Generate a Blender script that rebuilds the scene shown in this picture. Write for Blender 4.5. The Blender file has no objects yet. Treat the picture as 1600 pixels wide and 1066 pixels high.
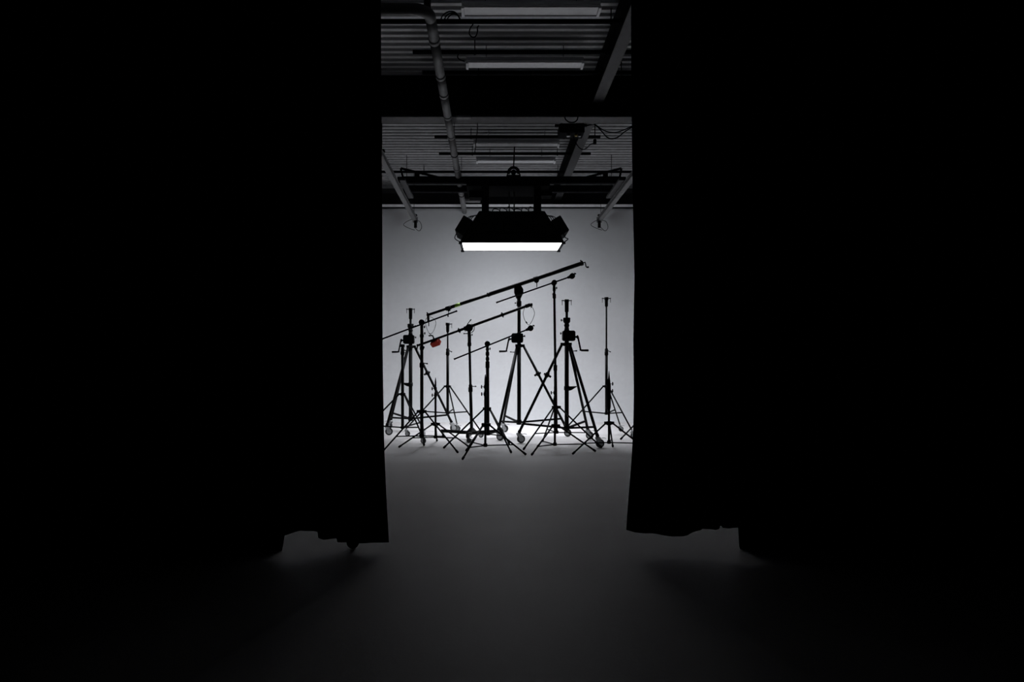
import bpy, math, random
from mathutils import Vector, Matrix
random.seed(7)
SC = bpy.context.scene
COL = SC.collection
PI = math.pi
F, CX, CY, EYE = 1200.0, 767.0, 565.0, 1.30          # focal length (px), principal point, eye height

# ------------------------------------------------------------------ camera
cam_d = bpy.data.cameras.new('camera')
cam = bpy.data.objects.new('camera', cam_d)
COL.objects.link(cam)
cam_d.sensor_fit = 'HORIZONTAL'
cam_d.sensor_width = 36.0
cam_d.lens = 36.0 * F / 1600.0
cam_d.shift_x = (800.0 - CX) / 1600.0
cam_d.shift_y = (CY - 533.0) / 1600.0
cam_d.clip_start = 0.05
cam_d.clip_end = 100
cam.location = (0, 0, EYE)
cam.rotation_euler = (PI / 2, 0, 0)
SC.camera = cam

# ------------------------------------------------------------------ world, light, exposure
w = bpy.data.worlds.new('studio_dark')
SC.world = w
w.use_nodes = True
w.node_tree.nodes['Background'].inputs[0].default_value = (0.5, 0.52, 0.56, 1)
w.node_tree.nodes['Background'].inputs[1].default_value = 0.0
SC.view_settings.view_transform = 'Standard'
SC.view_settings.look = 'None'
SC.view_settings.gamma = 1.0
SC.view_settings.use_curve_mapping = False
SC.view_settings.exposure = 0.0

# the studio lamp bank over the cyclorama (its gridded beam)
LX, LY0, LY1, LZ, LW = 0.37, 13.42, 14.36, 3.37, 1.76
ld = bpy.data.lights.new('bank_beam', 'AREA')
ld.shape = 'RECTANGLE'
ld.size, ld.size_y = LW - 0.1, 0.5
ld.energy = 62
ld.color = (0.90, 0.935, 1.0)
ld.spread = math.radians(122)
lo = bpy.data.objects.new('bank_beam', ld)
lo.location = (LX, (LY0 + LY1) / 2, LZ - 0.16)
lo.rotation_euler = (math.radians(8), 0, 0)
COL.objects.link(lo)
# fill lamp added behind the bank to brighten the backdrop, no visible source
ld2 = bpy.data.lights.new('added_backdrop_fill', 'AREA')
ld2.shape = 'RECTANGLE'
ld2.size, ld2.size_y = 1.4, 0.26
ld2.energy = 22.0
ld2.color = (0.90, 0.935, 1.0)
ld2.spread = math.radians(150)
lo2 = bpy.data.objects.new('added_backdrop_fill', ld2)
lo2.location = (LX, 14.73, 3.62)
lo2.rotation_euler = (math.radians(60), 0, 0)
COL.objects.link(lo2)
PANEL_EMIT = 6.0

# ------------------------------------------------------------------ materials
def mat(name, col, rough=0.5, metal=0.0, var=0.15, scale=8.0, bump=0.0, bscale=60.0, spec=0.5):
    m = bpy.data.materials.new(name)
    m.use_nodes = True
    nt = m.node_tree
    b = nt.nodes['Principled BSDF']
    b.inputs['Roughness'].default_value = rough
    b.inputs['Metallic'].default_value = metal
    b.inputs['Specular IOR Level'].default_value = spec
    tc = nt.nodes.new('ShaderNodeTexCoord')
    n = nt.nodes.new('ShaderNodeTexNoise')
    n.inputs['Scale'].default_value = scale
    n.inputs['Detail'].default_value = 4
    nt.links.new(tc.outputs['Object'], n.inputs['Vector'])
    r = nt.nodes.new('ShaderNodeValToRGB')
    r.color_ramp.elements[0].position = 0.3
    r.color_ramp.elements[1].position = 0.7
    r.color_ramp.elements[0].color = [c * (1 - var) for c in col] + [1]
    r.color_ramp.elements[1].color = [min(1, c * (1 + var)) for c in col] + [1]
    nt.links.new(n.outputs['Fac'], r.inputs['Fac'])
    nt.links.new(r.outputs['Color'], b.inputs['Base Color'])
    if bump > 0:
        n2 = nt.nodes.new('ShaderNodeTexNoise')
        n2.inputs['Scale'].default_value = bscale
        nt.links.new(tc.outputs['Object'], n2.inputs['Vector'])
        bp = nt.nodes.new('ShaderNodeBump')
        bp.inputs['Strength'].default_value = bump
        bp.inputs['Distance'].default_value = 0.01
        nt.links.new(n2.outputs['Fac'], bp.inputs['Height'])
        nt.links.new(bp.outputs['Normal'], b.inputs['Normal'])
    return m

M_BLACK = mat('black_steel', (0.0022, 0.0022, 0.0025), 0.5, 0, 0.3, 14, spec=0.09)
M_DARK = mat('black_plastic', (0.003, 0.003, 0.0033), 0.6, 0, 0.3, 14, spec=0.10)
M_MATTE = mat('matte_black_paint', (0.008, 0.008, 0.009), 0.85, 0, 0.2, 6, spec=0.03)
M_FABRIC = mat('black_serge', (0.0035, 0.0035, 0.0036), 0.95, 0, 0.3, 30, 0.3, 220, spec=0.05)
M_CHROME = mat('zinc_plate', (0.42, 0.43, 0.44), 0.35, 0.7, 0.2, 20)
M_WHEEL = mat('grey_rubber', (0.02, 0.02, 0.021), 0.6, 0, 0.2, 20)
M_RED = mat('red_enamel', (0.46, 0.035, 0.018), 0.55, 0, 0.12, 12, spec=0.15)
M_GREEN = mat('green_sticker', (0.22, 0.42, 0.03), 0.6, 0, 0.1, 12)
M_CYC = mat('white_cyclorama_paint', (0.86, 0.865, 0.875), 0.65, 0, 0.015, 0.7, 0.04, 30, spec=0.3)
M_FLOOR = mat('white_floor_paint', (0.83, 0.805, 0.80), 0.55, 0, 0.03, 1.3, 0.05, 40, spec=0.2)
M_DECK = mat('grey_roof_deck', (0.42, 0.42, 0.43), 0.32, 0.0, 0.08, 1.1, spec=0.8)
M_STEEL = mat('grey_steel', (0.024, 0.024, 0.026), 0.6, 0, 0.15, 3)
M_PIPE = mat('grey_pipe', (0.11, 0.11, 0.112), 0.5, 0, 0.12, 4)
M_WHITE = mat('white_enamel', (0.84, 0.84, 0.86), 0.35, 0, 0.04, 4)
M_TUBE = mat('white_lens', (0.90, 0.90, 0.92), 0.3, 0, 0.03, 4)
M_WALL = mat('dark_wall_paint', (0.035, 0.035, 0.037), 0.8, 0, 0.15, 2)
M_BRASS = mat('brass', (0.35, 0.25, 0.06), 0.4, 0.6, 0.1, 10)

M_LAMP = bpy.data.materials.new('lit_diffuser')
M_LAMP.use_nodes = True
_nt = M_LAMP.node_tree
_b = _nt.nodes['Principled BSDF']
_b.inputs['Base Color'].default_value = (0.8, 0.8, 0.8, 1)
_b.inputs['Emission Color'].default_value = (0.93, 0.955, 1.0, 1)
_b.inputs['Emission Strength'].default_value = PANEL_EMIT

# ------------------------------------------------------------------ mesh helpers
def Pt(px, py, Y):
    """world point seen at photo pixel (px,py) at real distance Y"""
    return Vector(((px - CX) * Y / F, Y, EYE + (CY - py) * Y / F))

def zz(py, Y):
    return EYE + (CY - py) * Y / F

def xx(px, Y):
    return (px - CX) * Y / F

class MB:
    def __init__(s):
        s.v, s.f, s.sm = [], [], []
    def _frame(s, d):
        d = d.normalized()
        u = Vector((0, 0, 1)) if abs(d.z) < 0.9 else Vector((1, 0, 0))
        a = d.cross(u).normalized()
        return a, d.cross(a).normalized()
    def ring(s, c, a, b, r, n):
        i = len(s.v)
        for k in range(n):
            t = 2 * PI * k / n
            s.v.append(Vector(c) + a * (r * math.cos(t)) + b * (r * math.sin(t)))
        return list(range(i, i + n))
    def lathe(s, p, prof, axis=(0, 0, 1), n=12):
        """prof: list of (distance along axis, radius)"""
        p, ax = Vector(p), Vector(axis).normalized()
        a, b = s._frame(ax)
        rings = [s.ring(p + ax * d, a, b, max(r, 1e-4), n) for d, r in prof]
        for q, (r0, r1) in enumerate(zip(rings, rings[1:])):
            flat = abs(prof[q][0] - prof[q + 1][0]) < 1e-6
            for k in range(n):
                s.f.append((r0[k], r0[(k + 1) % n], r1[(k + 1) % n], r1[k]))
                s.sm.append(not flat)
        s.f.append(tuple(reversed(rings[0]))); s.sm.append(False)
        s.f.append(tuple(rings[-1])); s.sm.append(False)
        return s
    def tube(s, a, b, r0, r1=None, n=10):
        a, b = Vector(a), Vector(b)
        L = (b - a).length
        return s.lathe(a, [(0, r0), (L, r0 if r1 is None else r1)], b - a, n)
    def path(s, pts, r, n=6):
        pts = [Vector(p) for p in pts]
        rings = []
        a = None
        for i, p in enumerate(pts):
            d = (pts[min(i + 1, len(pts) - 1)] - pts[max(i - 1, 0)]).normalized()
            if a is None:
                a, b = s._frame(d)
            else:
                a = (a - d * a.dot(d)).normalized()
                b = d.cross(a).normalized()
            rings.append(s.ring(p, a, b, r, n))
        for r0, r1 in zip(rings, rings[1:]):
            for k in range(n):
                s.f.append((r0[k], r0[(k + 1) % n], r1[(k + 1) % n], r1[k])); s.sm.append(True)
        s.f.append(tuple(reversed(rings[0]))); s.sm.append(False)
        s.f.append(tuple(rings[-1])); s.sm.append(False)
        return s
    def box(s, c, size, rot=None):
        c = Vector(c)
        h = [x / 2 for x in size]
        i = len(s.v)
        for sx in (-1, 1):
            for sy in (-1, 1):
                for sz in (-1, 1):
                    q = Vector((sx * h[0], sy * h[1], sz * h[2]))
                    if rot is not None:
                        q = rot @ q
                    s.v.append(c + q)
        for q in ((0, 1, 3, 2), (4, 6, 7, 5), (0, 4, 5, 1), (2, 3, 7, 6), (0, 2, 6, 4), (1, 5, 7, 3)):
            s.f.append(tuple(i + k for k in q)); s.sm.append(False)
        return s
    def bar(s, a, b, w_, h_):
        """rectangular bar from a to b"""
        a, b = Vector(a), Vector(b)
        d = (b - a)
        L = d.length
        d.normalize()
        u = Vector((0, 0, 1)) if abs(d.z) < 0.95 else Vector((0, 1, 0))
        sd = d.cross(u).normalized()
        up = sd.cross(d).normalized()
        R = Matrix((sd, d, up)).transposed()
        return s.box((a + b) / 2, (w_, L, h_), R)
    def prism(s, poly, y0, y1, O=(0, 0, 0), rot=None):
        """poly in local x,z; extruded along y"""
        O = Vector(O)
        n = len(poly)
        i = len(s.v)
        for y in (y0, y1):
            for x, z in poly:
                q = Vector((x, y, z))
                if rot is not None:
                    q = rot @ q
                s.v.append(O + q)
        s.f.append(tuple(range(i, i + n))); s.sm.append(False)
        s.f.append(tuple(reversed(range(i + n, i + 2 * n)))); s.sm.append(False)
        for k in range(n):
            k2 = (k + 1) % n
            s.f.append((i + k2, i + k, i + n + k, i + n + k2)); s.sm.append(False)
        return s
    def build(s, name, m, parent=None, loc=(0, 0, 0)):
        me = bpy.data.meshes.new(name)
        me.from_pydata([tuple(v) for v in s.v], [], s.f)
        me.polygons.foreach_set('use_smooth', s.sm)
        me.materials.append(m)
        me.update()
        o = bpy.data.objects.new(name, me)
        COL.objects.link(o)
        o.location = loc
        if parent is not None:
            o.parent = parent
        return o

def rrect(x0, x1, z0, z1, r, k=4):
    pts = []
    for cx, cz, a0 in ((x1 - r, z1 - r, 0), (x0 + r, z1 - r, 90), (x0 + r, z0 + r, 180), (x1 - r, z0 + r, 270)):
        for i in range(k + 1):
            a = math.radians(a0 + 90 * i / k)
            pts.append((cx + r * math.cos(a), cz + r * math.sin(a)))
    return pts

def thing(name, label, cat, loc=(0, 0, 0), rotz=0.0, group=None):
    o = bpy.data.objects.new(name, None)
    o.empty_display_size = 0.1
    COL.objects.link(o)
    o.location = loc
    o.rotation_euler = (0, 0, rotz)
    o['label'] = label
    o['category'] = cat
    if group:
        o['group'] = group
    return o

def tag(o, label, cat, group=None, kind=None):
    o['label'] = label
    o['category'] = cat
    if group:
        o['group'] = group
    if kind:
        o['kind'] = kind
    return o

def struct(o, label=None):
    o['kind'] = 'structure'
    if label:
        o['label'] = label
    return o

def spline(pts, k=6):
    """Catmull-Rom through points"""
    P = [Vector(p) for p in pts]
    P = [2 * P[0] - P[1]] + P + [2 * P[-1] - P[-2]]
    out = []
    for i in range(1, len(P) - 2):
        for j in range(k):
            t = j / k
            a, b, c, d = P[i - 1], P[i], P[i + 1], P[i + 2]
            out.append(0.5 * ((2 * b) + (c - a) * t + (2 * a - 5 * b + 4 * c - d) * t * t + (3 * b - a - 3 * c + d) * t ** 3))
    out.append(P[-2])
    return out

# ================================================================== SETTING
CYC_Y, CYC_TOP, BACK_Y, CEIL_Z = 17.3, zz(320.5, 17.3), 18.2, 5.40
SIDE = 7.0
SIDE_Y0 = 12.6

def grid_plane(name, x0, x1, y0, y1, z, m, nx=1, ny=1):
    me = bpy.data.meshes.new(name)
    v = [(x0 + (x1 - x0) * i / nx, y0 + (y1 - y0) * j / ny, z) for j in range(ny + 1) for i in range(nx + 1)]
    f = [(j * (nx + 1) + i, j * (nx + 1) + i + 1, (j + 1) * (nx + 1) + i + 1, (j + 1) * (nx + 1) + i) for j in range(ny) for i in range(nx)]
    me.from_pydata(v, [], f)
    me.materials.append(m)
    o = bpy.data.objects.new(name, me)
    COL.objects.link(o)
    return o

COVE = 0.9
fl = MB()
fl.box((0, (CYC_Y - COVE - 2.0) / 2, -0.05), (2 * SIDE, CYC_Y - COVE + 2.0, 0.1))
struct(fl.build('floor', M_FLOOR), 'smooth pale painted studio floor running into the curved backdrop')

# cyclorama: cove + wall, one continuous surface with a thickness
prof = [(CYC_Y - COVE, 0.0)]
for i in range(1, 13):
    a = i / 12 * PI / 2
    prof.append((CYC_Y - COVE + COVE * math.sin(a), COVE - COVE * math.cos(a)))
prof.append((CYC_Y, CYC_TOP - 0.075))
prof_b = [(CYC_Y + 0.1, CYC_TOP - 0.075), (CYC_Y + 0.1, -0.1), (CYC_Y - COVE, -0.1)]
cy = MB()
pp = prof + prof_b
n = len(pp)
for X in (-SIDE, SIDE):
    for y, z in pp:
        cy.v.append(Vector((X, y, z)))
for k in range(n):
    k2 = (k + 1) % n
    cy.f.append((k, k2, n + k2, n + k)); cy.sm.append(k < len(prof) - 1)
cy.f.append(tuple(range(n))); cy.sm.append(False)
cy.f.append(tuple(reversed(range(n, 2 * n)))); cy.sm.append(False)
struct(cy.build('wall_back', M_CYC), 'tall white curved backdrop wall behind the stands')
# unseen white side walls, added beside the backdrop to bounce light
for X0, X1, nm in ((-3.95, -3.85, 'bounce_wall_west'), (4.60, 4.70, 'bounce_wall_east')):
    t = MB().box(((X0 + X1) / 2, (SIDE_Y0 + CYC_Y) / 2, CYC_TOP / 2 - 0.02), (X1 - X0, CYC_Y - SIDE_Y0 - 0.05, CYC_TOP - 0.04))
    struct(t.build(nm, M_CYC), 'unseen white side wall added beside the backdrop to bounce light')
# cap board along the top of the cyclorama, a dark gap below it
t = MB().box((0, CYC_Y + 0.03, CYC_TOP - 0.062), (2 * SIDE, 0.10, 0.03))
struct(t.build('trim_1', M_MATTE), 'thin black joint under the cap board of the backdrop')
t = MB().box((0, CYC_Y + 0.02, CYC_TOP - 0.02), (2 * SIDE, 0.16, 0.05))
struct(t.build('trim_2', M_CYC), 'white cap board along the top of the backdrop')
t = MB().box((0, BACK_Y + 0.05, CEIL_Z / 2), (2 * SIDE, 0.1, CEIL_Z + 0.2))
struct(t.build('wall_rear', M_WALL), 'dark rear wall showing above the white backdrop')
for s, nm in ((-1, 'wall_left'), (1, 'wall_right')):
    t = MB().box((s * (SIDE + 0.05), 8.1, CEIL_Z / 2), (0.1, 20.2, CEIL_Z + 0.3))
    struct(t.build(nm, M_WALL), 'dark painted side wall')

# roof deck: corrugated sheets, ribs running across the room
ceil = bpy.data.objects.new('ceiling', None)
COL.objects.link(ceil)
struct(ceil, 'grey corrugated metal roof deck')
def deck(y0, y1, pitch, phase):
    D = 0.075
    y = phase - math.ceil((phase - y0) / pitch) * pitch
    per = 5
    while y < y1:
        pr = []
        for k in range(per):
            q = y + k * pitch
            pr += [(q - 0.21 * pitch, 0), (q + 0.21 * pitch, 0), (q + 0.32 * pitch, D), (q + 0.68 * pitch, D)]
        pr.append((y + per * pitch - 0.21 * pitch, 0))
        m_ = MB()
        for X in (-SIDE, SIDE):
            for a, b in pr:
                m_.v.append(Vector((X, a, CEIL_Z + b)))
        L = len(pr)
        for k in range(L - 1):
            m_.f.append((k, L + k, L + k + 1, k + 1)); m_.sm.append(False)
        m_.build('deck_sheet', M_DECK, ceil)
        y += per * pitch
GY0, GY1 = 11.0, 11.27
deck(5.4, GY0 - 0.5, 0.170, 9.498)
deck(GY0 + 0.05, BACK_Y - 0.5, 0.182, 13.31)
MB().box((0, 1.6, CEIL_Z + 0.03), (2 * SIDE, 7.4, 0.04)).build('bounce_cut_board', M_FABRIC, ceil)  # unseen black board added ahead of the curtains to cut bounce light
MB().box((0, 8, CEIL_Z + 0.12), (2 * SIDE, 21, 0.05)).build('roof_board', M_WALL, ceil)

# big girder across the room (I-section)
g = thing('roof_girder', 'deep steel girder crossing under the roof deck, its shaded faces coloured black', 'beam')
GZ = zz(183, GY0)
gm = MB()
gm.box((0, (GY0 + GY1) / 2, GZ + 0.011), (2 * SIDE, GY1 - GY0, 0.022))
gm.build('bottom_flange', M_STEEL, g)
MB().box((0, (GY0 + GY1) / 2, (GZ + CEIL_Z) / 2), (2 * SIDE, 0.03, CEIL_Z - GZ - 0.045)).build('girder_web', M_MATTE, g)  # unlit girder face: its shade is put into the black colour
MB().box((0, (GY0 + GY1) / 2, CEIL_Z - 0.013), (2 * SIDE, GY1 - GY0, 0.022)).build('top_flange', M_MATTE, g)
for k in range(-3, 4):
    if k:
        MB().box((k * 2.0 - 0.6, GY0 + 0.06, (GZ + CEIL_Z) / 2), (0.02, 0.11, CEIL_Z - GZ - 0.06)).build('stiffener', M_MATTE, g)
g['kind'] = 'structure'

# roof beam running in depth, right of the lamp bank
def beam_section(y0, y1, label):
    b = thing('roof_beam', label, 'beam', group='roof beams running in depth')
    bz = EYE + 3.71
    MB().box((1.535, (y0 + y1) / 2, bz + 0.008), (0.15, y1 - y0, 0.016)).build('bottom_flange', M_STEEL, b)
    MB().box((1.535, (y0 + y1) / 2, (bz + CEIL_Z) / 2), (0.02, y1 - y0, CEIL_Z - bz - 0.034)).build('beam_web', M_MATTE, b)
    MB().box((1.535, (y0 + y1) / 2, CEIL_Z - 0.010), (0.15, y1 - y0, 0.016)).build('top_flange', M_MATTE, b)
    b['kind'] = 'structure'
beam_section(5.6, GY0 - 0.005, 'grey roof beam in front of the deep girder')
beam_section(GY1 + 0.005, BACK_Y, 'grey roof beam beyond the deep girder, above the lamp bank')

# ================================================================== CURTAINS
CUR_Y = 5.3
def curtain(name, label, side, edge, hem, outer):
    """edge: [(z, x)] inner edge; hem: [(x, z)] from inner to outer; folds are real"""
    def lerp(tab, q):
        if q <= tab[0][0]: return tab[0][1]
        for (a, b), (c, d) in zip(tab, tab[1:]):
            if q <= c:
                return b + (d - b) * (q - a) / (c - a) if c > a else d
        return tab[-1][1]
    root = thing(name, label, 'curtain', (0, CUR_Y, 0), group='black drapes beside the opening')
    rnd = random.Random(3 if side < 0 else 5)
    ph = [rnd.uniform(0, 6.28) for _ in range(4)]
    NU, NV, TOP = 620, 24, 5.30
    span = abs(outer) - abs(edge[0][1])
    me_v, me_f = [], []
    hem_s = sorted((abs(x), z) for x, z in hem)
    for j in range(NV + 1):
        tv = j / NV
        for i in range(NU + 1):
            u = span * (i / NU) ** 1.35
            xa = abs(edge[0][1]) + u
            zb = lerp(hem_s, xa)
            z = zb + (TOP - zb) * tv ** 1.25
            dx = lerp(edge, z) * side - abs(edge[0][1])
            xo = xa + dx * max(0, 1 - u / 0.25)
            amp = 0.045 * min(1, 0.35 + u / 0.6) * (0.45 + 0.55 * min(1, tv * 3))
            fold = amp * (math.sin(u * 21 + ph[0] + 0.5 * math.sin(z * 0.9 + ph[1])) + 0.45 * math.sin(u * 47 + ph[2] + 0.4 * z))
            me_v.append((side * xo, fold, z))
    for j in range(NV):
        for i in range(NU):
            a = j * (NU + 1) + i
            me_f.append((a, a + 1, a + NU + 2, a + NU + 1))
    me = bpy.data.meshes.new('drape')
    me.from_pydata(me_v, [], me_f)
    me.polygons.foreach_set('use_smooth', [True] * len(me.polygons))
    me.materials.append(M_FABRIC)
    o = bpy.data.objects.new('drape', me)
    COL.objects.link(o)
    o.parent = root
    sm = o.modifiers.new('cloth', 'SOLIDIFY')
    sm.thickness = 0.006
    # hem band and top webbing
    MB().box((side * (abs(edge[-1][1]) + abs(outer)) / 2, 0, TOP + 0.012), (abs(outer) - abs(edge[-1][1]), 0.10, 0.04)).build('webbing', M_DARK, root)
    return root

def hz(py): return zz(py, CUR_Y)
def cx_(px): return xx(px, CUR_Y)
left_edge = [(0.05, cx_(607.5)), (0.35, cx_(603.5)), (0.7, cx_(600)), (1.3, cx_(597.5)), (2.2, cx_(597)), (3.3, cx_(595)), (5.3, cx_(593))]
left_hem = [(cx_(607.5), hz(848)), (cx_(527), hz(848)), (cx_(525.5), hz(842)), (cx_(507), hz(842)), (cx_(499), hz(839)), (cx_(498), hz(830)),
            (cx_(470), hz(830)), (cx_(444.5), hz(836)), (cx_(443.5), 0.0005), (-7.1, 0.0005)]
curtain('studio_curtain', 'long black curtain left of the opening, its hem just off the floor', -1,
        left_edge, left_hem, -6.98)
right_edge = [(0.11, cx_(978)), (0.3, cx_(980.5)), (0.5, cx_(984.5)), (0.8, cx_(989)), (1.1, cx_(990)), (1.5, cx_(989)), (1.85, cx_(991)), (2.1, cx_(990)), (2.5, cx_(988)), (3.3, cx_(986)), (5.3, cx_(986))]
right_hem = [(cx_(978), hz(828)), (cx_(992), hz(832)), (cx_(1015), hz(834)), (cx_(1050), hz(838.5)), (cx_(1075), hz(836)), (cx_(1096), hz(829)), (cx_(1098), hz(827)),
             (cx_(1118), hz(828)), (cx_(1123), hz(825)), (cx_(1124.5), hz(817)), (cx_(1126), hz(823)), (cx_(1140), hz(826)), (cx_(1155.5), hz(825)), (cx_(1156.5), 0.0005), (7.1, 0.0005)]
curtain('studio_curtain', 'long black curtain right of the opening, with a scalloped uneven hem', 1,
        right_edge, right_hem, 6.98)
r = thing('curtain_rail', 'black steel rail carrying both long black curtains', 'rail', (0, CUR_Y, 5.36))
MB().box((0, 0, 0), (2 * SIDE, 0.06, 0.05)).build('rail', M_MATTE, r)

# ================================================================== STAND PARTS
def caster(parent, x, y, s=1.0, head=0.0, top=0.17, brake=True, m=M_CHROME):
    """caster on a leg end: fork mesh is the part; wheel, pedal are sub-parts. Local to the stand root."""
    r = 0.056 * s
    R = Matrix.Rotation(head, 3, 'Z')
    def L(a, b, c): return Vector((x, y, 0)) + R @ Vector((a, b, c))
    off = 0.03 * s
    f = MB()
    f.tube(L(0, 0, 2 * r + 0.012), L(0, 0, top), 0.014 * s, n=8)
    f.tube(L(0, 0, 2 * r + 0.006), L(0, 0, 2 * r + 0.026 * s), 0.034 * s, n=12)
    for sd in (-1, 1):
        poly = [(-0.03 * s, 2 * r + 0.012), (0.034 * s, 2 * r + 0.012), (off + 0.018 * s, r - 0.012 * s), (off - 0.016 * s, r - 0.012 * s)]
        f.prism(poly, sd * 0.022 * s - 0.003, sd * 0.022 * s + 0.003, (x, y, 0), R)
    f.tube(L(off, -0.03 * s, r), L(off, 0.03 * s, r), 0.007 * s, n=8)
    fo = f.build('caster', m, parent)
    wm = MB().lathe(L(off, -0.016 * s, r), [(0, r * 0.45), (0, r * 0.86), (0.004 * s, r * 0.98), (0.016 * s, r), (0.028 * s, r * 0.98), (0.032 * s, r * 0.86), (0.032 * s, r * 0.45)],
                    R @ Vector((0, 1, 0)), 18)
    wm.build('wheel', M_WHEEL, fo)
    hm = MB().tube(L(off, -0.0185 * s, r), L(off, 0.0185 * s, r), r * 0.62, n=14)
    hm.build('wheel_hub', m, fo)
    if brake:
        bm_ = MB().bar(L(0.01, 0, 2 * r + 0.004), L(0.085 * s, 0, 2 * r + 0.016), 0.03 * s, 0.006)
        bm_.bar(L(0.085 * s, 0, 2 * r + 0.016), L(0.105 * s, 0, 2 * r + 0.006), 0.034 * s, 0.006)
        bm_.build('brake_pedal', m, fo)
    return fo

def knob(parent, p, d, L=0.035, r=0.012, name='lock_knob', m=M_DARK):
    """T-knob: thin shaft and a wing"""
    p, d = Vector(p), Vector(d).normalized()
    k = MB()
    k.tube(p, p + d * L, 0.005, n=6)
    q = p + d * L
    k.bar(q - Vector((0, 0, r * 1.5)), q + Vector((0, 0, r * 1.5)), 0.014, 0.011)
    k.tube(q - d * 0.004, q + d * 0.010, r, n=8)
    return k.build(name, m, parent)

def lever(parent, p, q, name='lever', m=M_DARK):
    p, q = Vector(p), Vector(q)
    k = MB().tube(p, q, 0.008, 0.006, 8)
    k.tube(q - (q - p) * 0.25, q + (q - p) * 0.06, 0.011, 0.009, 8)
    return k.build(name, m, parent)

def tpin(parent, z, r, side, drop=0.075):
    k = MB()
    k.tube((side * r * 0.8, 0, z), (side * (r + 0.045), 0, z), 0.006, n=6)
    k.tube((side * (r + 0.036), 0, z + 0.012), (side * (r + 0.036), 0, z - drop), 0.0055, 0.004, 6)
    k.tube((side * (r + 0.012), 0, z), (side * (r + 0.02), 0, z), 0.011, n=8)
    return k.build('socket_pin', M_DARK, parent)

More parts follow.
